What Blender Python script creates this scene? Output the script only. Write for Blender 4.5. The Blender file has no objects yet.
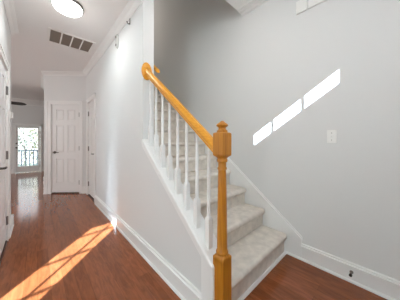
import bpy, bmesh, math, random
from mathutils import Vector, Matrix
random.seed(7)
S = bpy.context.scene
C = S.collection

# ------------------------------------------------------------------ camera
F_PX, YAW, HORIZON = 176.7148, 0.7442, 140.9063
cam_data = bpy.data.cameras.new('camera')
cam_data.sensor_width = 36.0
cam_data.lens = 36.0 * F_PX / 400.0
cam_data.shift_y = -(150.0 - HORIZON) / 400.0
cam_data.clip_start = 0.02
cam = bpy.data.objects.new('camera', cam_data)
cam.location = (0, 0, 1.2)
cam.rotation_euler = (math.pi / 2, 0, -YAW)
C.objects.link(cam)
S.camera = cam

# ------------------------------------------------------------------ world, sun, area lights, exposure
W = bpy.data.worlds.new('daylight')
S.world = W
W.use_nodes = True
bg = W.node_tree.nodes['Background']
bg.inputs['Color'].default_value = (0.86, 0.93, 1.0, 1)
bg.inputs['Strength'].default_value = 2.6

SUN_DIR = Vector((0.698, 0.716, -0.483))
sd = bpy.data.lights.new('sun', 'SUN')
sd.energy = 66.0
sd.color = (0.70, 0.86, 1.0)
sd.angle = math.radians(0.4)
sun = bpy.data.objects.new('sun', sd)
sun.rotation_euler = SUN_DIR.to_track_quat('-Z', 'Y').to_euler()
sun.location = (-6, -6, 6)
C.objects.link(sun)

def area(name, loc, direction, sx, sy, watts, color):
    d = bpy.data.lights.new(name, 'AREA')
    d.shape = 'RECTANGLE' if sx != sy else 'DISK'
    d.size, d.size_y, d.energy, d.color = sx, sy, watts, color
    o = bpy.data.objects.new(name, d)
    o.location = loc
    o.rotation_euler = Vector(direction).to_track_quat('-Z', 'Y').to_euler()
    C.objects.link(o)
    return o

DAY = (0.93, 0.97, 1.0)
WARM = (1.0, 0.93, 0.84)
area('side_window_daylight', (-2.5, -0.42, 1.45), (0.62, 1, 0.0), 0.9, 1.7, 59, (0.79, 0.96, 1.0))
area('entry_upper_daylight', (0.3, -0.45, 2.35), (0.5, 1, -0.12), 1.2, 0.5, 15.5, (0.97, 0.99, 1.0))
area('stair_foot_fill', (1.0, 0.95, 2.80), (0.1, 0.5, -1), 0.4, 0.4, 6.5, (1.0, 0.97, 0.93))  # added fill without a fixture, brightens the right wall and lower steps
area('hall_ceiling_light', (0.257, 2.505, 2.668), (0, 0, -1), 0.22, 0.22, 5.6, (0.92, 0.99, 1.0))
area('stairwell_fill', (0.985, 4.2, 4.3), (1, -0.3, 0.05), 1.3, 1.4, 13, (1.0, 0.91, 0.83))  # added fill panel lifting the dark stairwell wall; no window is there
area('family_room_fill', (-3.6, 7.0, 1.5), (1, 0, 0), 1.6, 1.4, 22, (0.9, 1.0, 0.98))  # added fill from the left side, in front of a solid wall
area('end_wall_fill', (-3.7, 4.7, 1.5), (1, 0.1, 0.03), 1.6, 1.55, 38, (1.0, 0.97, 0.97))  # added fill aimed at the slanted end wall; no window behind it

VS = S.view_settings
S.display_settings.display_device = 'sRGB'
VS.view_transform = 'Standard'
VS.look = 'None'
VS.gamma = 1.0
VS.use_curve_mapping = False
VS.exposure = 0.0
try:
    S.cycles.use_denoising = True
    S.cycles.max_bounces = 12
    S.cycles.diffuse_bounces = 8
    S.cycles.sample_clamp_indirect = 0.0
    S.cycles.blur_glossy = 0.2
except Exception:
    pass

# ------------------------------------------------------------------ materials
def mat(name, color, rough=0.5, bump=None, spec=0.5, var=None, metallic=0.0):
    """var=(scale, amount) mottles the colour; bump=(scale, strength) roughens it."""
    m = bpy.data.materials.new(name)
    m.use_nodes = True
    nt = m.node_tree
    b = nt.nodes['Principled BSDF']
    b.inputs['Base Color'].default_value = (*color, 1)
    b.inputs['Roughness'].default_value = rough
    b.inputs['Metallic'].default_value = metallic
    b.inputs['Specular IOR Level'].default_value = spec
    tc = nt.nodes.new('ShaderNodeTexCoord')
    if var:
        n = nt.nodes.new('ShaderNodeTexNoise')
        n.inputs['Scale'].default_value = var[0]
        n.inputs['Detail'].default_value = 5
        r = nt.nodes.new('ShaderNodeValToRGB')
        r.color_ramp.elements[0].position = 0.3
        r.color_ramp.elements[1].position = 0.7
        lo, hi = 1 - var[1], 1 + var[1]
        r.color_ramp.elements[0].color = (*[min(1, c * lo) for c in color], 1)
        r.color_ramp.elements[1].color = (*[min(1, c * hi) for c in color], 1)
        nt.links.new(tc.outputs['Object'], n.inputs['Vector'])
        nt.links.new(n.outputs['Fac'], r.inputs['Fac'])
        nt.links.new(r.outputs['Color'], b.inputs['Base Color'])
    if bump:
        n2 = nt.nodes.new('ShaderNodeTexNoise')
        n2.inputs['Scale'].default_value = bump[0]
        n2.inputs['Detail'].default_value = 4
        bp = nt.nodes.new('ShaderNodeBump')
        bp.inputs['Strength'].default_value = bump[1]
        bp.inputs['Distance'].default_value = 0.004
        nt.links.new(tc.outputs['Object'], n2.inputs['Vector'])
        nt.links.new(n2.outputs['Fac'], bp.inputs['Height'])
        nt.links.new(bp.outputs['Normal'], b.inputs['Normal'])
    return m

def emit_mat(name, color, strength):
    m = mat(name, color, 0.4)
    b = m.node_tree.nodes['Principled BSDF']
    b.inputs['Emission Color'].default_value = (*color, 1)
    b.inputs['Emission Strength'].default_value = strength
    return m

def glass_mat(name):
    m = bpy.data.materials.new(name)
    m.use_nodes = True
    nt = m.node_tree
    nt.nodes.clear()
    out = nt.nodes.new('ShaderNodeOutputMaterial')
    mix = nt.nodes.new('ShaderNodeMixShader')
    t = nt.nodes.new('ShaderNodeBsdfTransparent')
    g = nt.nodes.new('ShaderNodeBsdfGlossy')
    g.inputs['Roughness'].default_value = 0.03
    mix.inputs[0].default_value = 0.06
    nt.links.new(t.outputs[0], mix.inputs[1])
    nt.links.new(g.outputs[0], mix.inputs[2])
    nt.links.new(mix.outputs[0], out.inputs[0])
    return m

def plank_mat():
    m = bpy.data.materials.new('wood_floor')
    m.use_nodes = True
    nt = m.node_tree
    b = nt.nodes['Principled BSDF']
    tc = nt.nodes.new('ShaderNodeTexCoord')
    mp = nt.nodes.new('ShaderNodeMapping')
    mp.inputs['Rotation'].default_value = (0, 0, math.pi / 2)
    br = nt.nodes.new('ShaderNodeTexBrick')
    br.offset = 0.37
    br.inputs['Color1'].default_value = (0.235, 0.068, 0.022, 1)
    br.inputs['Color2'].default_value = (0.310, 0.096, 0.034, 1)
    br.inputs['Mortar'].default_value = (0.15, 0.046, 0.015, 1)
    br.inputs['Scale'].default_value = 1.0
    br.inputs['Mortar Size'].default_value = 0.0009
    br.inputs['Mortar Smooth'].default_value = 0.3
    br.inputs['Bias'].default_value = 0.0
    br.inputs['Brick Width'].default_value = 1.1
    br.inputs['Row Height'].default_value = 0.083
    nt.links.new(tc.outputs['Object'], mp.inputs['Vector'])
    nt.links.new(mp.outputs['Vector'], br.inputs['Vector'])
    mg = nt.nodes.new('ShaderNodeMapping')
    mg.inputs['Scale'].default_value = (26, 4.0, 1)
    ng = nt.nodes.new('ShaderNodeTexNoise')
    ng.inputs['Scale'].default_value = 1.6
    ng.inputs['Detail'].default_value = 6
    ng.inputs['Distortion'].default_value = 0.9
    nt.links.new(tc.outputs['Object'], mg.inputs['Vector'])
    nt.links.new(mg.outputs['Vector'], ng.inputs['Vector'])
    mr = nt.nodes.new('ShaderNodeMapRange')
    mr.inputs['From Min'].default_value = 0.3
    mr.inputs['From Max'].default_value = 0.7
    mr.inputs['To Min'].default_value = 0.74
    mr.inputs['To Max'].default_value = 1.18
    nt.links.new(ng.outputs['Fac'], mr.inputs['Value'])
    mx = nt.nodes.new('ShaderNodeMix')
    mx.data_type = 'RGBA'
    mx.blend_type = 'MULTIPLY'
    mx.inputs['Factor'].default_value = 1.0
    nt.links.new(br.outputs['Color'], mx.inputs['A'])
    nt.links.new(mr.outputs['Result'], mx.inputs['B'])
    nt.links.new(mx.outputs['Result'], b.inputs['Base Color'])
    b.inputs['Roughness'].default_value = 0.135
    b.inputs['Specular IOR Level'].default_value = 0.5
    bp = nt.nodes.new('ShaderNodeBump')
    bp.inputs['Strength'].default_value = 0.08
    bp.inputs['Distance'].default_value = 0.002
    nt.links.new(br.outputs['Fac'], bp.inputs['Height'])
    bp.invert = True
    nt.links.new(bp.outputs['Normal'], b.inputs['Normal'])
    return m

def oak_mat(name, axis, lo=(0.42, 0.150, 0.010, 1), hi=(0.56, 0.225, 0.020, 1)):
    m = bpy.data.materials.new(name)
    m.use_nodes = True
    nt = m.node_tree
    b = nt.nodes['Principled BSDF']
    tc = nt.nodes.new('ShaderNodeTexCoord')
    mp = nt.nodes.new('ShaderNodeMapping')
    sc = [110, 110, 110]
    sc[axis] = 5
    mp.inputs['Scale'].default_value = sc
    if axis == 1: mp.inputs['Rotation'].default_value = (-math.atan(0.7934), 0, 0)
    n = nt.nodes.new('ShaderNodeTexNoise')
    n.inputs['Scale'].default_value = 1.0
    n.inputs['Detail'].default_value = 5
    r = nt.nodes.new('ShaderNodeValToRGB')
    r.color_ramp.elements[0].position = 0.32
    r.color_ramp.elements[0].color = lo
    r.color_ramp.elements[1].position = 0.68
    r.color_ramp.elements[1].color = hi
    nt.links.new(tc.outputs['Object'], mp.inputs['Vector'])
    nt.links.new(mp.outputs['Vector'], n.inputs['Vector'])
    nt.links.new(n.outputs['Fac'], r.inputs['Fac'])
    nt.links.new(r.outputs['Color'], b.inputs['Base Color'])
    b.inputs['Roughness'].default_value = 0.3
    return m

M = dict(
    sensor=mat('pale_grey_plastic', (0.55, 0.54, 0.52), 0.45),
    wall=mat('wall_paint', (0.73, 0.735, 0.73), 0.62, bump=(180, 0.03)),
    ceil=mat('ceiling_paint', (0.86, 0.857, 0.85), 0.8),
    trim=mat('white_trim_paint', (0.83, 0.83, 0.82), 0.35),
    door=mat('white_door_paint', (0.80, 0.795, 0.785), 0.4),
    floor=plank_mat(),
    oak=oak_mat('honey_oak_upright', 2),
    oak_run_lit=oak_mat('honey_oak_lengthwise_lit', 1, (0.70, 0.29, 0.018, 1), (0.84, 0.39, 0.036, 1)),  # same oak made lighter: light falling on the rail put into the colour
    carpet=mat('beige_carpet', (0.75, 0.70, 0.635), 0.95, bump=(350, 0.9), spec=0.1, var=(14, 0.12)),
    grille=mat('taupe_grille', (0.24, 0.20, 0.17), 0.6),
    dark=mat('dark_bronze', (0.10, 0.085, 0.07), 0.4, metallic=0.6),
    nickel=mat('brushed_nickel', (0.20, 0.19, 0.18), 0.45, metallic=0.7),
    black=mat('black_rubber', (0.02, 0.02, 0.02), 0.6),
    fan=mat('dark_walnut_blade', (0.035, 0.03, 0.028), 0.4),
    plastic=mat('white_plastic', (0.86, 0.86, 0.84), 0.35),
    lamp=emit_mat('lit_lamp_diffuser', (1.0, 0.97, 0.93), 12.0),
    glass=glass_mat('clear_glass'),
    gap_shade=mat('painted_gap_shade', (0.07, 0.028, 0.015), 0.4),  # shade of the gap under the doors, put into the colour
    deck=mat('grey_deck', (0.35, 0.34, 0.33), 0.7, var=(8, 0.15)),
    steel=mat('blue_grey_metal', (0.10, 0.15, 0.22), 0.5),
    leaf=mat('pale_leaf', (0.19, 0.22, 0.16), 0.6, var=(3, 0.35)),
    leaf2=mat('yellow_leaf', (0.27, 0.26, 0.15), 0.6, var=(3, 0.3)),
    bark=mat('grey_bark', (0.12, 0.10, 0.08), 0.8),
    lawn=mat('lawn', (0.04, 0.055, 0.04), 0.9, var=(2, 0.3)),
)

# ------------------------------------------------------------------ mesh helpers
class MB:
    def __init__(self):
        self.bm = bmesh.new()
    def box(self, x0, y0, z0, x1, y1, z1):
        x0, x1 = sorted((x0, x1)); y0, y1 = sorted((y0, y1)); z0, z1 = sorted((z0, z1))
        v = [self.bm.verts.new((x, y, z)) for z in (z0, z1) for x, y in ((x0, y0), (x1, y0), (x1, y1), (x0, y1))]
        for f in ((3, 2, 1, 0), (4, 5, 6, 7), (0, 1, 5, 4), (1, 2, 6, 5), (2, 3, 7, 6), (3, 0, 4, 7)):
            self.bm.faces.new([v[i] for i in f])
        return self
    def prism(self, a, b):
        """solid between two matching polygons of 3D points"""
        va = [self.bm.verts.new(p) for p in a]
        vb = [self.bm.verts.new(p) for p in b]
        n = len(va)
        self.bm.faces.new(va[::-1]); self.bm.faces.new(vb)
        for i in range(n):
            self.bm.faces.new([va[i], va[(i + 1) % n], vb[(i + 1) % n], vb[i]])
        return self
    def yz(self, poly, x0, x1):
        return self.prism([(x0, y, z) for y, z in poly], [(x1, y, z) for y, z in poly])
    def xy(self, poly, z0, z1):
        return self.prism([(x, y, z0) for x, y in poly], [(x, y, z1) for x, y in poly])
    def run(self, profile, p0, p1, n):
        """sweep a (offset from wall, height) profile along the floor line p0-p1, n the direction out of the wall"""
        a = [(p0[0] + n[0] * o, p0[1] + n[1] * o, z) for o, z in profile]
        b = [(p1[0] + n[0] * o, p1[1] + n[1] * o, z) for o, z in profile]
        return self.prism(a, b)
    def lathe(self, prof, cx=0, cy=0, cz=0, seg=20, sx=1, sy=1, axis='z'):
        rings = []
        for r, h in prof:
            ring = []
            for k in range(seg):
                t = 2 * math.pi * k / seg
                x, y = r * math.cos(t) * sx, r * math.sin(t) * sy
                p = {'z': (cx + x, cy + y, cz + h), 'y': (cx + x, cy + h, cz + y), 'x': (cx + h, cy + x, cz + y)}[axis]
                ring.append(self.bm.verts.new(p))
            rings.append(ring)
        for a, b in zip(rings, rings[1:]):
            for k in range(seg):
                self.bm.faces.new([a[k], a[(k + 1) % seg], b[(k + 1) % seg], b[k]])
        self.bm.faces.new(rings[0][::-1]); self.bm.faces.new(rings[-1])
        return self
    def tube(self, pts, r, seg=10):
        pts = [Vector(p) for p in pts]
        rings = []
        for i, p in enumerate(pts):
            d = (pts[min(i + 1, len(pts) - 1)] - pts[max(i - 1, 0)]).normalized()
            u = d.orthogonal().normalized(); w = d.cross(u)
            if rings and (u.dot(pu) < 0): u = -u; w = d.cross(u)
            pu = u
            rr = r[i] if isinstance(r, (list, tuple)) else r
            rings.append([self.bm.verts.new(p + u * rr * math.cos(2 * math.pi * k / seg) + w * rr * math.sin(2 * math.pi * k / seg)) for k in range(seg)])
        for a, b in zip(rings, rings[1:]):
            for k in range(seg):
                self.bm.faces.new([a[k], a[(k + 1) % seg], b[(k + 1) % seg], b[k]])
        self.bm.faces.new(rings[0][::-1]); self.bm.faces.new(rings[-1])
        return self
    def build(self, name, m, parent=None, bevel=0, smooth=False, seg=2):
        bmesh.ops.recalc_face_normals(self.bm, faces=self.bm.faces)
        if smooth and (bevel or smooth == 'auto'):
            for e in self.bm.edges:
                e.smooth = len(e.link_faces) == 2 and e.calc_face_angle(0) < math.radians(40)
        me = bpy.data.meshes.new(name)
        self.bm.to_mesh(me); self.bm.free()
        me.materials.append(m)
        o = bpy.data.objects.new(name, me)
        C.objects.link(o)
        if parent: o.parent = parent
        if bevel:
            bv = o.modifiers.new('bevel', 'BEVEL')
            bv.width = bevel; bv.segments = seg; bv.limit_method = 'ANGLE'
            bv.angle_limit = math.radians(35)
        if smooth:
            for p in me.polygons: p.use_smooth = True
        return o

def tag(o, label, cat, group=None, kind=None):
    o['label'] = label; o['category'] = cat
    if group: o['group'] = group
    if kind: o['kind'] = kind
    return o

def struct(o, label=None, cat=None):
    o['kind'] = 'structure'
    if label: o['label'] = label
    if cat: o['category'] = cat
    return o

def empty(name, loc=(0, 0, 0), rz=0):
    o = bpy.data.objects.new(name, None)
    o.location = loc; o.rotation_euler = (0, 0, rz)
    o.empty_display_size = 0.1
    C.objects.link(o)
    return o

# ------------------------------------------------------------------ dimensions
XH, XS = 0.826, 0.951          # hall face and stair face of the wall between hall and stairs
XR = 1.975                     # right wall
XL = -0.27                     # hall's left wall
CEIL = 2.755
YF = -0.6                      # outer plane of the entry wall
PITCH, GOING, RISE = 0.7934, 0.2441, 0.1937
Y1, Z1 = 0.778, 0.222          # first riser, first tread
DA, DB = Vector((XH, 4.74)), Vector((0.112, 5.33))   # slanted wall at the end of the hall
DU = (DB - DA).normalized()
DN = Vector((-DU.y, DU.x))     # towards the camera
if DN.dot(-DA) < 0: DN = -DN
YFAR = 9.40
YO = 1.325                     # edge of the entry ceiling where the stairwell opens
def cap_z(y): return 0.372 + PITCH * (y - 0.8)

# ------------------------------------------------------------------ floor and ceilings
struct(MB().xy([(-4.2, YF - 0.15), (2.15, YF - 0.15), (2.15, 9.6), (-4.2, 9.6)], -0.12, 0.0).build('floor', M['floor']),
       'glossy red-brown hardwood plank floor', 'floor')
c = MB()
c.box(-4.2, YF - 0.15, CEIL, XS, 1.28, CEIL + 0.30)
c.box(XS, YF - 0.15, 2.85, 2.15, YO, 3.05)
c.box(-4.2, 1.28, CEIL, XS - 0.02, 1.79, CEIL + 0.30)
c.box(-4.2, 1.79, CEIL, XH, 9.6, CEIL + 0.30)
c.box(XH, 6.1, CEIL, 2.15, 9.6, CEIL + 0.30)
struct(c.build('ceiling', M['ceil']), 'white painted ceiling over the hall and entry', 'ceiling')
struct(MB().box(XH, 1.0, 5.5, 2.15, 6.0, 5.6).build('ceiling_upper', M['ceil']))

# ------------------------------------------------------------------ walls
struct(MB().box(XR, YF - 0.15, 0, XR + 0.15, 6.0, 5.5).build('wall_right', M['wall']),
       'pale grey wall on the right with a streak of sunlight', 'wall')
D2A, D2B, D2H = 3.93, 4.57, 2.035     # closet door opening in the hall wall
w = MB()
w.yz([(0.772, 0), (1.79, 0), (1.79, cap_z(1.79)), (0.772, cap_z(0.772))], XH, XS)
w.yz([(1.79, 0), (D2A, 0), (D2A, 5.5), (1.79, 5.5)], XH, XS)
w.yz([(D2A, D2H), (D2B, D2H), (D2B, 5.5), (D2A, 5.5)], XH, XS)
w.yz([(D2B, 0), (6.0, 0), (6.0, 5.5), (D2B, 5.5)], XH, XS)
w.box(XS - 0.02, 1.26, CEIL + 0.30, XS, 1.79, 5.5)
struct(w.build('wall_hall', M['wall']), 'pale wall between hall and stairs with a sloped half wall', 'wall')
struct(MB().box(XS - 0.02, YO - 0.08, 3.045, 2.15, YO, 5.5).build('wall_upper_front', M['wall']))
struct(MB().box(XS, 5.0, 0, XR, 5.1, 5.5).build('wall_upper_back', M['wall']))

def slanted(s0, s1, z0, z1, th, n0=0.0):
    """prism along the slanted wall: s along it from the right corner, th behind its face"""
    a = DA + DU * s0; b = DA + DU * s1
    p = [a + DN * n0, b + DN * n0, b - DN * th, a - DN * th]
    return [(q.x, q.y, z0) for q in p], [(q.x, q.y, z1) for q in p]
DLEN = (DB - DA).length
S0, S1, DH = 0.149, 0.765, 2.030      # slanted door opening
w = MB()
for s0, s1, z0, z1 in ((-0.02, S0, 0, CEIL), (S0, S1, DH, CEIL), (S1, DLEN, 0, CEIL)):
    w.prism(*slanted(s0, s1, z0, z1, 0.11))
struct(w.build('wall_end', M['wall']), 'slanted wall closing the hall, with a white panel door', 'wall')
XFR = 0.15
struct(MB().box(XFR, 5.40, 0, XFR + 0.12, 6.9, CEIL).box(XFR + 0.12, 6.8, 0, 2.15, 6.9, CEIL).box(2.0, 6.9, 0, 2.15, YFAR, CEIL).build('wall_far_right', M['wall']))

D3A, D3B, D3H = 2.42, 3.12, 2.04      # door in the left wall
w = MB()
w.box(XL - 0.12, 2.25, 0, XL, D3A, CEIL)
w.box(XL - 0.12, D3A, D3H, XL, D3B, CEIL)
w.box(XL - 0.12, D3B, 0, XL, 3.62, CEIL)
struct(w.build('wall_left', M['wall']), 'short white wall at the left edge holding a door', 'wall')
struct(MB().box(-4.0, 2.25, 0, XL - 0.12, 2.35, CEIL).build('wall_side_room_back', M['wall']))
struct(MB().box(-4.0, 3.52, 0, XL - 0.12, 3.62, CEIL).build('wall_family_room_front', M['wall']))
struct(MB().box(-4.15, YF - 0.15, 0, -4.0, 9.6, CEIL).build('wall_outer_left', M['wall']))

# far wall with the glass balcony door
FX0, FX1, FZ1 = -0.60, 0.085, 1.775
w = MB()
w.box(-4.0, YFAR, 0, FX0, YFAR + 0.15, CEIL)
w.box(FX1, YFAR, 0, 2.15, YFAR + 0.15, CEIL)
w.box(FX0, YFAR, FZ1, FX1, YFAR + 0.15, CEIL)
struct(w.build('wall_far', M['wall']), 'shaded grey wall around the far glass door', 'wall')

# entry wall behind the camera with the transom and the side-room window
TX0, TX1, TZ0, TZ1 = 0.245, 1.078, 2.335, 2.470
WX0, WX1, WZ0, WZ1 = -2.775, -2.335, 0.55, 2.30
hx = 0.16
holes = [(WX0 - 0.03, WX1 + hx, WZ0 - hx, WZ1 + 0.03), (TX0 - 0.03, TX1 + hx, TZ0 - hx, TZ1 + 0.03)]
w = MB()
xs = -4.0
for x0, x1, z0, z1 in holes:
    w.box(xs, YF, 0, x0, YF + 0.12, CEIL)
    w.box(x0, YF, 0, x1, YF + 0.12, z0)
    w.box(x0, YF, z1, x1, YF + 0.12, 2.86)
    xs = x1
w.box(xs, YF, 0, XR, YF + 0.12, 2.86)
struct(w.build('wall_front', M['wall']))

def window(name, x0, x1, z0, z1, hole, vbars, hbars, label):
    root = struct(empty(name, (0, YF, 0)), label, 'window')
    f = MB()
    hx0, hx1, hz0, hz1 = hole
    f.box(hx0 - 0.03, -0.022, hz0 - 0.03, x0, 0.0, hz1 + 0.03)
    f.box(x1, -0.022, hz0 - 0.03, hx1 + 0.03, 0.0, hz1 + 0.03)
    f.box(x0, -0.022, hz0 - 0.03, x1, 0.0, z0)
    f.box(x0, -0.022, z1, x1, 0.0, hz1 + 0.03)
    f.build('window_frame', M['trim'], root)
    g = MB()
    for x in vbars: g.box(x - 0.010, -0.02, z0, x + 0.010, -0.002, z1)
    for z in hbars: g.box(x0, -0.02, z - 0.008, x1, -0.002, z + 0.008)
    g.build('glazing_bars', M['trim'], root)
    MB().box(x0, -0.013, z0, x1, -0.009, z1).build('glass_pane', M['glass'], root)
window('window_1', TX0, TX1, TZ0, TZ1, holes[1], (0.476, 0.782), (), 'narrow three-pane transom over the entry')
window('window_2', WX0, WX1, WZ0, WZ1, holes[0], (-2.507,), [0.44 + 0.25 * k for k in range(1, 8)], 'tall two-column window of the side room')

# ------------------------------------------------------------------ mouldings
CROWN = [(0, CEIL), (0.074, CEIL), (0.074, CEIL - 0.010), (0.058, CEIL - 0.022), (0.038, CEIL - 0.034),
         (0.022, CEIL - 0.056), (0.010, CEIL - 0.066), (0.010, CEIL - 0.078), (0, CEIL - 0.078)]
def crown(name, p0, p1, n): return struct(MB().run(CROWN, p0, p1, n).build(name, M['trim']))
struct(MB().run([(0, 2.828), (0.040, 2.828), (0.044, 2.835), (0.085, 2.835), (0.090, 2.842), (0.125, 2.842), (0.130, 2.85), (0, 2.85)], (XR, YF + 0.12), (XR, YO), (-1, 0)).build('trim_1', M['trim']))
crown('trim_2', (XH, 1.79), (XH, DA.y), (-1, 0))
crown('trim_3', DA, DB, DN)
crown('trim_4', (XFR, 5.36), (XFR, 6.9), (-1, 0))
crown('trim_5', (XL, 2.25), (XL, 3.62), (1, 0))
struct(MB().run([(o * 2.0, CEIL + (z - CEIL) * 2.6) for o, z in CROWN], (2.0, YFAR), (-4.0, YFAR), (0, -1)).build('trim_6', M['trim']))
BASE = [(0, 0), (0.026, 0), (0.026, 0.012), (0.020, 0.020), (0.014, 0.022), (0.014, 0.128), (0.024, 0.132),
        (0.024, 0.141), (0.012, 0.146), (0.014, 0.156), (0.010, 0.163), (0, 0.163)]
def base(name, *runs):
    m = MB()
    for p0, p1, n in runs: m.run(BASE, p0, p1, n)
    return struct(m.build(name, M['trim']))
base('baseboard_right', ((XR, YF + 0.12), (XR, 0.618), (-1, 0)))
struct(MB().run([(0.015, 0), (0.026, 0), (0.026, 0.012), (0.020, 0.020), (0.015, 0.022)], (XR, 0.618), (XR, Y1), (-1, 0)).build('trim_10', M['trim']))
base('baseboard_hall', ((XH, 0.872), (XH, 3.84), (-1, 0)))
base('baseboard_end', (DA + DU * 0.0, DA + DU * 0.08, DN), (DA + DU * 0.84, DB, DN))
base('baseboard_left', ((XL, 3.20), (XL, 3.62), (1, 0)), ((XL + 0.026, 3.62), (XL - 0.12, 3.62), (0, 1)))
base('baseboard_far', ((-4.0, YFAR), (-0.66, YFAR), (0, -1)), ((XFR, 5.40), (XFR, 6.9), (-1, 0)), ((2.0, YFAR), (0.15, YFAR), (0, -1)))
# sloped cap, apron board and end board of the half wall
m = MB()
m.yz([(0.760, cap_z(0.760)), (1.79, cap_z(1.79)), (1.79, cap_z(1.79) + 0.066), (0.760, cap_z(0.760) + 0.066)], XH - 0.020, XS + 0.016)
struct(m.build('trim_7', M['trim'], bevel=0.012, seg=3), 'white sloped cap board on the half wall', 'trim')
m = MB()
m.yz([(0.872, cap_z(0.872) - 0.016), (1.79, cap_z(1.79) - 0.016), (1.79, cap_z(1.79)), (0.872, cap_z(0.872))], XH - 0.012, XH)
m.yz([(0.760, 0), (0.872, 0), (0.872, cap_z(0.872)), (0.760, cap_z(0.760))], XH - 0.012, XH)
m.yz([(0.760, 0), (0.772, 0), (0.772, cap_z(0.772)), (0.760, cap_z(0.76))], XH, XS)
struct(m.build('trim_8', M['trim']), 'white apron board under the sloped cap', 'trim')
# skirt board beside the stairs
def sk_z(y): return 0.186 + PITCH * (y - 0.6)
m = MB()
m.yz([(0.618, 0.0), (0.80, 0.0), (4.35, PITCH * (4.35 - 0.80)), (4.35, sk_z(4.35)), (0.618, sk_z(0.618))], XR - 0.015, XR)
m.yz([(0.612, sk_z(0.612)), (4.35, sk_z(4.35)), (4.35, sk_z(4.35) + 0.016), (0.612, sk_z(0.612) + 0.016)], XR - 0.026, XR)
m.yz([(0.612, sk_z(0.612) + 0.016), (4.35, sk_z(4.35) + 0.016), (4.35, sk_z(4.35) + 0.034), (0.612, sk_z(0.612) + 0.034)], XR - 0.013, XR)
struct(m.build('trim_9', M['trim'], bevel=0.003), 'white sloped skirt board along the stairs', 'trim')

# ------------------------------------------------------------------ doors
def lever(parent, x, y, z, sgn, m):
    h = MB()
    h.lathe([(0.030, 0), (0.030, 0.006), (0.024, 0.012), (0.011, 0.014), (0.010, 0.045)], x, y, z, 16, axis='y')
    h.tube([(x, y + 0.045, z), (x + sgn * 0.02, y + 0.050, z), (x + sgn * 0.06, y + 0.052, z + 0.002), (x + sgn * 0.115, y + 0.048, z - 0.003)], [0.011, 0.011, 0.009, 0.007])
    return h.build('lever_handle', m, parent, smooth='auto')

def hinge(parent, x, y, z, m):
    h = MB()
    h.box(x - 0.016, y - 0.006, z - 0.05, x + 0.016, y + 0.002, z + 0.05)
    h.lathe([(0.008, -0.05), (0.009, -0.045), (0.009, 0.045), (0.008, 0.05)], x, y + 0.004, z, 10)
    h.build('hinge', m, parent)

def panel_door(name, origin, rz, W, H, hinge_left, label, recess=0.02, casing=(0.08, 0.08), wall=0.11, metal='nickel'):
    """six-panel door; local x along the opening, local y out of the wall towards the viewer, z up"""
    root = struct(empty(name, (*origin, 0), rz), label, 'door')
    g = 0.004
    y1 = -recess; y0 = y1 - 0.036
    leaf = MB()
    leaf.box(g, y0, 0.030, W - g, y1 - 0.012, H - g)
    st = 0.105 * W / 0.7; mid = 0.09 * W / 0.7
    zs = [0.030, 0.23, 0.80, 0.93, 1.56, 1.66, H - 0.115, H - g]
    leaf.box(g, y1 - 0.012, 0.030, g + st, y1, H - g)
    leaf.box(W - g - st, y1 - 0.012, 0.030, W - g, y1, H - g)
    leaf.box(W / 2 - mid / 2, y1 - 0.012, 0.030, W / 2 + mid / 2, y1, H - g)
    for a, b in ((0, 1), (2, 3), (4, 5), (6, 7)):
        leaf.box(g + st, y1 - 0.012, zs[a], W / 2 - mid / 2, y1, zs[b])
        leaf.box(W / 2 + mid / 2, y1 - 0.012, zs[a], W - g - st, y1, zs[b])
    for a, b in ((1, 2), (3, 4), (5, 6)):
        for xa, xb in ((g + st, W / 2 - mid / 2), (W / 2 + mid / 2, W - g - st)):
            i, j = 0.012, 0.030
            A = [(xa + i, y1 - 0.012, zs[a] + i), (xb - i, y1 - 0.012, zs[a] + i), (xb - i, y1 - 0.012, zs[b] - i), (xa + i, y1 - 0.012, zs[b] - i)]
            B = [(xa + j, y1 - 0.003, zs[a] + j), (xb - j, y1 - 0.003, zs[a] + j), (xb - j, y1 - 0.003, zs[b] - j), (xa + j, y1 - 0.003, zs[b] - j)]
            leaf.prism(A, B)
    leaf.build('door_leaf', M['door'], root)
    cs = MB()
    ca, cb = casing
    for t0, t1, th in ((0.0, 0.90, 0.014), (0.72, 1.0, 0.020)):
        cs.box(-ca * t1, 0, 0, -ca * t0 - 0.004 * (t0 == 0), th, H + 0.08 * t1)
        cs.box(W + cb * t0 + 0.004 * (t0 == 0), 0, 0, W + cb * t1, th, H + 0.08 * t1)
        cs.box(-ca * t1, 0, H + 0.08 * t0 + 0.004 * (t0 == 0), W + cb * t1, th, H + 0.08 * t1)
    cs.box(-0.0, -wall, 0, 0.003, 0, H); cs.box(W - 0.003, -wall, 0, W, 0, H); cs.box(0, -wall, H - 0.003, W, 0, H)
    cs.build('door_casing', M['trim'], root)
    MB().box(0.003, -wall, 0.0, W - 0.003, 0.006, 0.012).build('gap_shade', M['gap_shade'], root)  # dark strip painting the shadow gap under the leaf
    hxp = 0.004 if hinge_left else W - 0.004
    for z in (0.25, 1.03, 1.80): hinge(root, hxp, y1 + 0.006, z, M[metal])
    if hinge_left: lever(root, W - 0.065, y1, 0.94, -1, M['dark'])
    else: lever(root, 0.065, y1, 0.94, 1, M['dark'])
    return root
# local x runs to the viewer's left along each wall
panel_door('door_1', DA + DU * S0, math.atan2(DU.y, DU.x), S1 - S0, DH, True, 'white six-panel door in the slanted end wall', 0.012, (0.075, 0.105))
panel_door('door_2', (XH, D2A), math.pi / 2, D2B - D2A, D2H, False, 'white six-panel door seen edge-on in the hall wall', 0.02, (0.085, 0.08), 0.125)
panel_door('door_3', (XL, D3B), -math.pi / 2, D3B - D3A, D3H, True, 'white door with hinges at the left edge', 0.004, (0.08, 0.08), 0.12)
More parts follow.
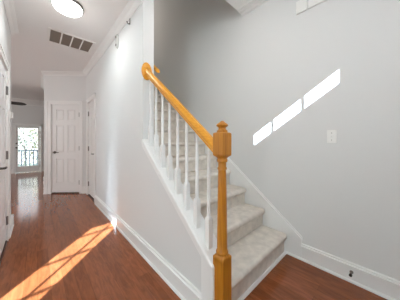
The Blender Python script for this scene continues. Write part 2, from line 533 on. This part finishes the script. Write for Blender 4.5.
# glass balcony door at the end
root = struct(empty('door_4', (FX0, YFAR, 0)), 'white glass balcony door at the far end', 'door')
FW = FX1 - FX0
gx0, gx1, gz0, gz1 = -0.526 - FX0, 0.021 - FX0, 0.245, 1.690
m = MB()
m.box(0.006, 0.02, 0.015, gx0, 0.06, FZ1 - 0.006); m.box(gx1, 0.02, 0.015, FW - 0.006, 0.06, FZ1 - 0.006)
m.box(gx0, 0.02, 0.015, gx1, 0.06, gz0); m.box(gx0, 0.02, gz1, gx1, 0.06, FZ1 - 0.006)
m.build('door_frame', M['door'], root, bevel=0.004)
MB().box(gx0, 0.038, gz0, gx1, 0.044, gz1).build('glass_pane', M['glass'], root)
m = MB()
for a, b in ((-0.062, 0), (FW, FW + 0.062)): m.box(a, -0.016, 0, b, 0, FZ1 + 0.075)
m.box(-0.062, -0.016, FZ1, FW + 0.062, 0, FZ1 + 0.075)
m.build('door_casing', M['trim'], root, bevel=0.003)
MB().lathe([(0.03, 0.0), (0.03, -0.012), (0.014, -0.02), (0.012, -0.05), (0.026, -0.06), (0.026, -0.085), (0.012, -0.095)], 0.036, 0.02, 0.95, 14, axis='y').build('door_knob', M['dark'], root, smooth='auto')
MB().lathe([(0.026, 0.0), (0.026, -0.012), (0.018, -0.022)], 0.036, 0.02, 1.10, 14, axis='y').build('deadbolt', M['dark'], root, smooth='auto')
for z in (0.22, 0.9, 1.55):
    MB().box(FW - 0.012, 0.008, z - 0.04, FW + 0.008, 0.022, z + 0.04).build('hinge', M['nickel'], root)

# ------------------------------------------------------------------ staircase
st = tag(empty('staircase', (1.45, Y1, 0)), 'straight staircase covered in mottled beige carpet climbing beside the pale right wall', 'staircase')
def P(pts): return [(x - 1.45, y - Y1, z) for x, y, z in pts]
NST = 15
XA, XB = XS, XR - 0.022
for i in range(NST):
    y, z = Y1 + i * GOING, Z1 + i * RISE
    zb = z - RISE if i else 0.0
    # tread: bull-nosed, with its right front corner rounded
    r = 0.055
    pts = [(XA, y + GOING + 0.05), (XA, y - 0.038)]
    for k in range(7):
        t = -math.pi / 2 + k * math.pi / 12
        pts.append((XB - r + r * math.cos(t), y - 0.038 + r + r * math.sin(t)))
    pts.append((XB, y + GOING + 0.05))
    a = P([(px, py, z - 0.060) for px, py in pts]); b = P([(px, py, z) for px, py in pts])
    MB().prism(a, b).build('tread', M['carpet'], st, bevel=0.029, seg=6, smooth=True)
    q = MB()
    q.prism(P([(XA, y, zb), (XB - 0.012, y, zb), (XB - 0.012, y + 0.05, zb), (XA, y + 0.05, zb)]),
            P([(XA, y, z - 0.03), (XB - 0.012, y, z - 0.03), (XB - 0.012, y + 0.05, z - 0.03), (XA, y + 0.05, z - 0.03)]))
    q.build('riser', M['carpet'], st, bevel=0.006)
m = MB()
m.prism(P([(XA, Y1 - 0.020, 0), (XB, Y1 - 0.020, 0), (XB, Y1 + 0.005, 0), (XA, Y1 + 0.005, 0)]),
        P([(XA, Y1 - 0.012, 0.022), (XB, Y1 - 0.012, 0.022), (XB, Y1 + 0.005, 0.022), (XA, Y1 + 0.005, 0.022)]))
m.build('shoe_moulding', M['trim'], st)['label'] = 'white strip along the foot of the first riser'
ytop = Y1 + NST * GOING
struct(MB().box(XS, ytop, Z1 + (NST - 1) * RISE - 0.1, XR, 5.0, Z1 + (NST - 1) * RISE).build('floor_upper', M['carpet']))

# ------------------------------------------------------------------ balustrade
NX, NY = 0.866, 0.732
rail = tag(empty('stair_railing', (NX, NY, 0)), 'honey oak handrail and newel post with white balusters on the sloped half wall', 'railing')
HW = 0.0415
n = MB()
n.box(-HW, -HW, 0, HW, HW, 0.455)
# shoulder easing from the square base into the round shaft
def sq_ring(bm, half, z, rnd, seg=24):
    vs = []
    for k in range(seg):
        t = 2 * math.pi * k / seg
        cx, cy = math.cos(t), math.sin(t)
        s = half / max(abs(cx), abs(cy))
        rr = s * (1 - rnd) + half * rnd
        vs.append(bm.verts.new((cx * rr, cy * rr, z)))
    return vs
def loft(bm, rings):
    for a, b in zip(rings, rings[1:]):
        k = len(a)
        for i in range(k): bm.faces.new([a[i], a[(i + 1) % k], b[(i + 1) % k], b[i]])
    bm.faces.new(rings[0][::-1]); bm.faces.new(rings[-1])
loft(n.bm, [sq_ring(n.bm, HW, 0.45, 0), sq_ring(n.bm, HW, 0.470, 0), sq_ring(n.bm, 0.0385, 0.478, 0.35), sq_ring(n.bm, 0.034, 0.486, 1),
            sq_ring(n.bm, 0.039, 0.494, 1), sq_ring(n.bm, 0.039, 0.503, 1), sq_ring(n.bm, 0.033, 0.512, 1), sq_ring(n.bm, 0.0325, 0.60, 1),
            sq_ring(n.bm, 0.029, 0.85, 1), sq_ring(n.bm, 0.0255, 1.015, 1), sq_ring(n.bm, 0.030, 1.020, 1), sq_ring(n.bm, 0.030, 1.030, 1),
            sq_ring(n.bm, 0.0255, 1.036, 1), sq_ring(n.bm, 0.026, 1.062, 1), sq_ring(n.bm, 0.034, 1.070, 1), sq_ring(n.bm, 0.034, 1.084, 1),
            sq_ring(n.bm, 0.030, 1.090, 1), sq_ring(n.bm, 0.034, 1.097, 0.6), sq_ring(n.bm, HW * 0.97, 1.108, 0), sq_ring(n.bm, HW, 1.114, 0)])
loft(n.bm, [sq_ring(n.bm, HW, 1.114, 0), sq_ring(n.bm, HW, 1.244, 0), sq_ring(n.bm, HW * 0.95, 1.249, 0), sq_ring(n.bm, 0.035, 1.254, 0.3)])
newel = n.build('newel_post', M['oak'], rail, smooth='auto')
f = MB()
f.lathe([(0.034, 1.250), (0.035, 1.258), (0.034, 1.266), (0.028, 1.270), (0.024, 1.276), (0.023, 1.283), (0.027, 1.288), (0.036, 1.293), (0.0385, 1.299),
         (0.036, 1.305), (0.026, 1.312), (0.016, 1.319), (0.010, 1.325), (0.003, 1.328)])
f.build('finial', M['oak'], newel, smooth='auto')

def rail_z(y): return 1.168 + PITCH * (y - 0.8)      # middle of the handrail
def rail_prof(cx):
    hw, hh = 0.030, 0.042
    return [(-0.020, -hh), (0.020, -hh), (0.022, -hh + 0.018), (hw, -hh + 0.030), (hw + 0.001, 0.010), (0.024, 0.028), (0.012, 0.040),
            (-0.012, 0.040), (-0.024, 0.028), (-hw - 0.001, 0.010), (-hw, -hh + 0.030), (-0.022, -hh + 0.018)]
YE = 1.775
h = MB()
ya, yb = NY + HW - 0.002, YE
h.prism([(x, ya - NY, rail_z(ya) + z) for x, z in rail_prof(0)], [(x, yb - NY, rail_z(yb) + z) for x, z in rail_prof(0)])
hr = h.build('handrail', M['oak_run_lit'], rail, bevel=0.002)
f = MB()
f.lathe([(0.094, 0), (0.094, -0.008), (0.086, -0.016), (0.070, -0.020)], 0.0, 1.79 - NY, rail_z(1.79) - 0.005, 28, sx=0.62, sy=1.0, axis='y')
f.build('rosette', M['oak_run_lit'], hr, smooth='auto')['label'] = 'oval oak rosette fixing the handrail to the wall end'

b = MB()
sq = 0.0185
dz = PITCH * sq
b.prism([(-sq, -sq, -dz), (sq, -sq, -dz), (sq, sq, dz), (-sq, sq, dz)], [(-sq, -sq, 0.185), (sq, -sq, 0.185), (sq, sq, 0.185), (-sq, sq, 0.185)])
loft(b.bm, [sq_ring(b.bm, sq, 0.185, 0, 16), sq_ring(b.bm, sq, 0.192, 0.2, 16), sq_ring(b.bm, 0.0155, 0.200, 0.8, 16), sq_ring(b.bm, 0.0128, 0.206, 1, 16),
            sq_ring(b.bm, 0.0125, 0.215, 1, 16), sq_ring(b.bm, 0.0128, 0.40, 1, 16), sq_ring(b.bm, 0.0095, 0.705, 1, 16)])
bal = b.build('baluster', M['trim'], rail, smooth='auto')
for k in range(8):
    o = bal if k == 0 else bal.copy()
    if k:
        C.objects.link(o); o.parent = rail
    y = 0.853 + 0.1222 * k
    o.location = (0.002, y - NY, cap_z(y) + 0.066)

# handrail continuing on the stair side of the wall
wr = MB()
a = [(1.000 - 0.022, 1.80), (1.000 + 0.022, 1.80)]
def wz(y): return 2.012 + PITCH * (y - 1.80)
pr = [(-0.020, -0.022), (0.020, -0.022), (0.024, 0.0), (0.016, 0.020), (-0.016, 0.020), (-0.024, 0.0)]
wr.prism([(1.0 + x, 1.785, wz(1.785) + z - 0.012) for x, z in pr], [(1.0 + x, 4.2, wz(4.2) + z) for x, z in pr])
wrr = wr.build('wall_handrail', M['oak_run_lit'], bevel=0.004)
tag(wrr, 'short visible end of an oak wall handrail behind the wall edge above the stairs', 'handrail')
for y in (2.2, 3.2, 4.0):
    MB().tube([(XS, y, wz(y) - 0.07), (XS + 0.035, y, wz(y) - 0.07), (1.0, y, wz(y) - 0.02)], 0.006).build('bracket', M['nickel'], wrr)

# ------------------------------------------------------------------ ceiling fixtures
lp = tag(empty('ceiling_lamp', (0.257, 2.505, CEIL)), 'round flush white ceiling lamp, lit, above the hall', 'lamp')
MB().lathe([(0.152, 0), (0.152, -0.018), (0.147, -0.028), (0.138, -0.030)], seg=40).build('lamp_rim', M['nickel'], lp, smooth='auto')
MB().lathe([(0.141, -0.026), (0.139, -0.040), (0.127, -0.058), (0.100, -0.072), (0.06, -0.080), (0.01, -0.083)], seg=40).build('lamp_shade', M['lamp'], lp, smooth='auto')
VX0, VX1, VY0, VY1 = 0.107, 0.679, 3.175, 3.617
vt = tag(empty('air_vent', ((VX0 + VX1) / 2, (VY0 + VY1) / 2, CEIL)), 'rectangular return air vent with four taupe louvred sections in the hall ceiling', 'vent')
hx_, hy_ = (VX1 - VX0) / 2, (VY1 - VY0) / 2
fr = 0.030
m = MB()
m.box(-hx_, -hy_, -0.010, hx_, -hy_ + fr, 0); m.box(-hx_, hy_ - fr, -0.010, hx_, hy_, 0)
m.box(-hx_, -hy_ + fr, -0.010, -hx_ + fr, hy_ - fr, 0); m.box(hx_ - fr, -hy_ + fr, -0.010, hx_, hy_ - fr, 0)
iw = (2 * hx_ - 2 * fr) / 4
for k in range(1, 4):
    x = -hx_ + fr + iw * k
    m.box(x - 0.009, -hy_ + fr, -0.010, x + 0.009, hy_ - fr, 0)
m.build('vent_frame', M['plastic'], vt, bevel=0.002)
for k in range(4):
    x0 = -hx_ + fr + iw * k + (0.009 if k else 0); x1 = -hx_ + fr + iw * (k + 1) - (0.009 if k < 3 else 0)
    g = MB()
    g.box(x0, -hy_ + fr, -0.002, x1, hy_ - fr, 0)
    ny = 17
    for j in range(ny):
        y = -hy_ + fr + (j + 0.5) * (2 * hy_ - 2 * fr) / ny
        g.prism([(x0, y - 0.006, -0.003), (x0, y + 0.004, -0.009), (x0, y + 0.006, -0.009), (x0, y - 0.004, -0.003)],
                [(x1, y - 0.006, -0.003), (x1, y + 0.004, -0.009), (x1, y + 0.006, -0.009), (x1, y - 0.004, -0.003)])
    g.build('louvre_panel', M['grille'], vt)

# ceiling fan in the room beyond, one blade showing past the left wall
fn = tag(empty('ceiling_fan', (-0.92, 7.75, 2.35)), 'dark ceiling fan blade showing past the left wall in the far room', 'fan')
MB().lathe([(0.06, CEIL - 2.35), (0.055, 0.34), (0.014, 0.32), (0.013, 0.10)], seg=16).build('rod', M['fan'], fn, smooth='auto')
MB().lathe([(0.03, 0.11), (0.09, 0.09), (0.11, 0.03), (0.10, -0.04), (0.06, -0.06), (0.02, -0.065)], seg=24).build('motor', M['fan'], fn, smooth='auto')
for k in range(5):
    t = 2 * math.pi * k / 5 + 0.12
    q = Matrix.Rotation(t, 3, 'Z')
    pts = [(0.09, -0.03), (0.20, -0.075), (0.56, -0.085), (0.64, -0.05), (0.68, 0.0), (0.64, 0.05), (0.56, 0.085), (0.20, 0.075), (0.09, 0.03)]
    A = [q @ Vector((x, y, -0.004 - y * 0.38)) for x, y in pts]; B = [q @ Vector((x, y, 0.004 - y * 0.38)) for x, y in pts]
    MB().prism(A, B).build('blade', M['fan'], fn)

# ------------------------------------------------------------------ small wall fittings
sw = tag(empty('light_switch', (XR, 0.371, 1.240)), 'white toggle light switch plate on the right wall below the sun streak', 'switch')
MB().box(-0.006, -0.037, -0.060, 0, 0.037, 0.060).build('switch_plate', M['plastic'], sw, bevel=0.003)
m = MB(); m.box(-0.008, -0.006, -0.013, -0.005, 0.006, 0.013)
m.prism([(-0.006, -0.004, -0.006), (-0.006, 0.004, -0.006), (-0.006, 0.004, 0.004), (-0.006, -0.004, 0.004)],
        [(-0.018, -0.003, -0.013), (-0.018, 0.003, -0.013), (-0.018, 0.003, -0.007), (-0.018, -0.003, -0.007)])
m.build('toggle', M['plastic'], sw)
for z in (-0.032, 0.032):
    MB().lathe([(0.0035, 0), (0.0035, -0.0015)], -0.006, 0, z, 10, axis='x').build('screw', M['nickel'], sw)
ds = tag(empty('door_stop', (XR - 0.014, 0.232, 0.088)), 'small dark spring door stop on the right baseboard', 'door stop')
MB().lathe([(0.013, 0), (0.013, -0.004), (0.007, -0.008), (0.006, -0.045), (0.008, -0.046)], 0, 0, 0, 14, axis='x').build('spring', M['nickel'], ds, smooth='auto')
MB().lathe([(0.010, -0.044), (0.011, -0.050), (0.011, -0.060), (0.008, -0.064)], 0, 0, 0, 14, axis='x').build('rubber_tip', M['black'], ds, smooth='auto')
ch = tag(empty('wall_box', (XR, 0.49, 2.5)), 'white two-section box high on the right wall at the top edge', 'chime')  # plain white box added where the wall is paler
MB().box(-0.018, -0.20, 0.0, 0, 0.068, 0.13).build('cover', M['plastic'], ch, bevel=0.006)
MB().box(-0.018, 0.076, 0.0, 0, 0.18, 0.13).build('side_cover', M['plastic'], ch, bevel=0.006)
al = tag(empty('wall_sensor', (XH, 2.585, 2.582)), 'slim pale grey oval sensor high on the hall wall, right of the ceiling vent', 'sensor')
MB().lathe([(0.045, 0), (0.045, -0.016), (0.036, -0.024)], 0, 0, 0, 24, sx=0.9, sy=2.2, axis='x').build('housing', M['sensor'], al, smooth='auto')
MB().lathe([(0.018, -0.022), (0.018, -0.030), (0.010, -0.034)], 0, 0, 0.055, 16, axis='x').build('lens', M['grille'], al, smooth='auto')
MB().lathe([(0.018, -0.022), (0.018, -0.030), (0.010, -0.034)], 0, 0, -0.055, 16, axis='x').build('button', M['nickel'], al, smooth='auto')
hk = tag(empty('wall_hook', (XH, 2.145, 2.635)), 'small grey hook on the hall wall above the sensor, near the crown moulding', 'hook')
MB().box(-0.006, -0.012, -0.03, 0, 0.012, 0.05).build('back_plate', M['nickel'], hk, bevel=0.003)
MB().tube([(-0.004, 0, -0.015), (-0.022, 0, -0.03), (-0.034, 0, -0.022), (-0.038, 0, -0.004)], 0.006).build('prong', M['nickel'], hk, smooth='auto')
th = tag(empty('thermostat', (XL, 3.45, 1.54)), 'small white thermostat on the end of the left wall', 'thermostat')
MB().box(0, -0.05, -0.05, 0.012, 0.05, 0.05).build('back_plate', M['plastic'], th, bevel=0.004)
MB().box(0.012, -0.042, -0.042, 0.030, 0.042, 0.042).build('cover', M['plastic'], th, bevel=0.008)

# ------------------------------------------------------------------ outside the balcony door
struct(MB().box(-3.0, YFAR + 0.15, -0.25, 3.0, YFAR + 1.75, -0.05).build('balcony_floor', M['deck']))
struct(MB().box(-30, 11.6, -3.2, 30, 45, -3.0).build('ground_outside', M['lawn']))
br = tag(empty('balcony_railing', (-0.25, 10.9, -0.05)), 'blue-grey metal balcony railing outside the far glass door', 'railing')
MB().box(-1.6, -0.025, 0.80, 1.6, 0.025, 0.85).build('top_rail', M['steel'], br)
MB().box(-1.6, -0.015, 0.10, 1.6, 0.015, 0.13).build('bottom_rail', M['steel'], br)
post = MB().box(-0.017, -0.017, 0.0, 0.017, 0.017, 0.80).build('picket', M['steel'], br)
for k in range(25):
    o = post if k == 0 else post.copy()
    if k: C.objects.link(o); o.parent = br
    o.location = (-1.5 + 0.125 * k, 0, 0)
def tree(x, y, z0, h, r, m, label, seed):
    rnd = random.Random(seed)
    t = tag(empty('tree', (x, y, z0)), label, 'tree')
    MB().tube([(0, 0, 0), (0.08, 0.02, h * 0.35), (-0.05, 0.05, h * 0.7), (0, 0, h * 0.95)], [0.13, 0.10, 0.06, 0.02], 8).build('trunk', M['bark'], t)
    br_ = MB()
    for k in range(9):
        a = rnd.uniform(0, 6.28); zz = h * rnd.uniform(0.3, 0.8); L = r * rnd.uniform(0.6, 0.95)
        br_.tube([(0.02, 0.02, zz - 0.1), (L * 0.5 * math.cos(a), L * 0.5 * math.sin(a), zz + 0.2), (L * math.cos(a), L * math.sin(a), zz + 0.6)], [0.04, 0.025, 0.01], 6)
    br_.build('branches', M['bark'], t)
    lf = MB()
    for k in range(1500):
        a = rnd.uniform(0, 6.28); u = rnd.uniform(-1, 1); q = rnd.random() ** 0.4
        s = math.sqrt(1 - u * u)
        p = Vector((r * q * s * math.cos(a), r * q * s * math.sin(a), h * 0.62 + h * 0.40 * q * u))
        d1 = Vector((rnd.uniform(-1, 1), rnd.uniform(-1, 1), rnd.uniform(-1, 1))).normalized()
        d2 = d1.orthogonal().normalized()
        L = rnd.uniform(0.07, 0.14)
        lf.bm.faces.new([lf.bm.verts.new(p + v) for v in (-d1 * L, d2 * L * 0.5, d1 * L, -d2 * L * 0.5)])
    lf.build('foliage', m, t)
tree(-2.2, 15.5, -3.0, 6.6, 1.5, M['leaf'], 'pale green tree at the left of the far glass door', 1)
tree(1.2, 17.0, -3.0, 7.2, 1.7, M['leaf2'], 'yellow-green tree at the right of the far glass door', 2)
tree(-0.9, 23.0, -3.0, 7.0, 2.0, M['leaf'], 'distant pale tree between the two nearer ones, through the far glass door', 3)
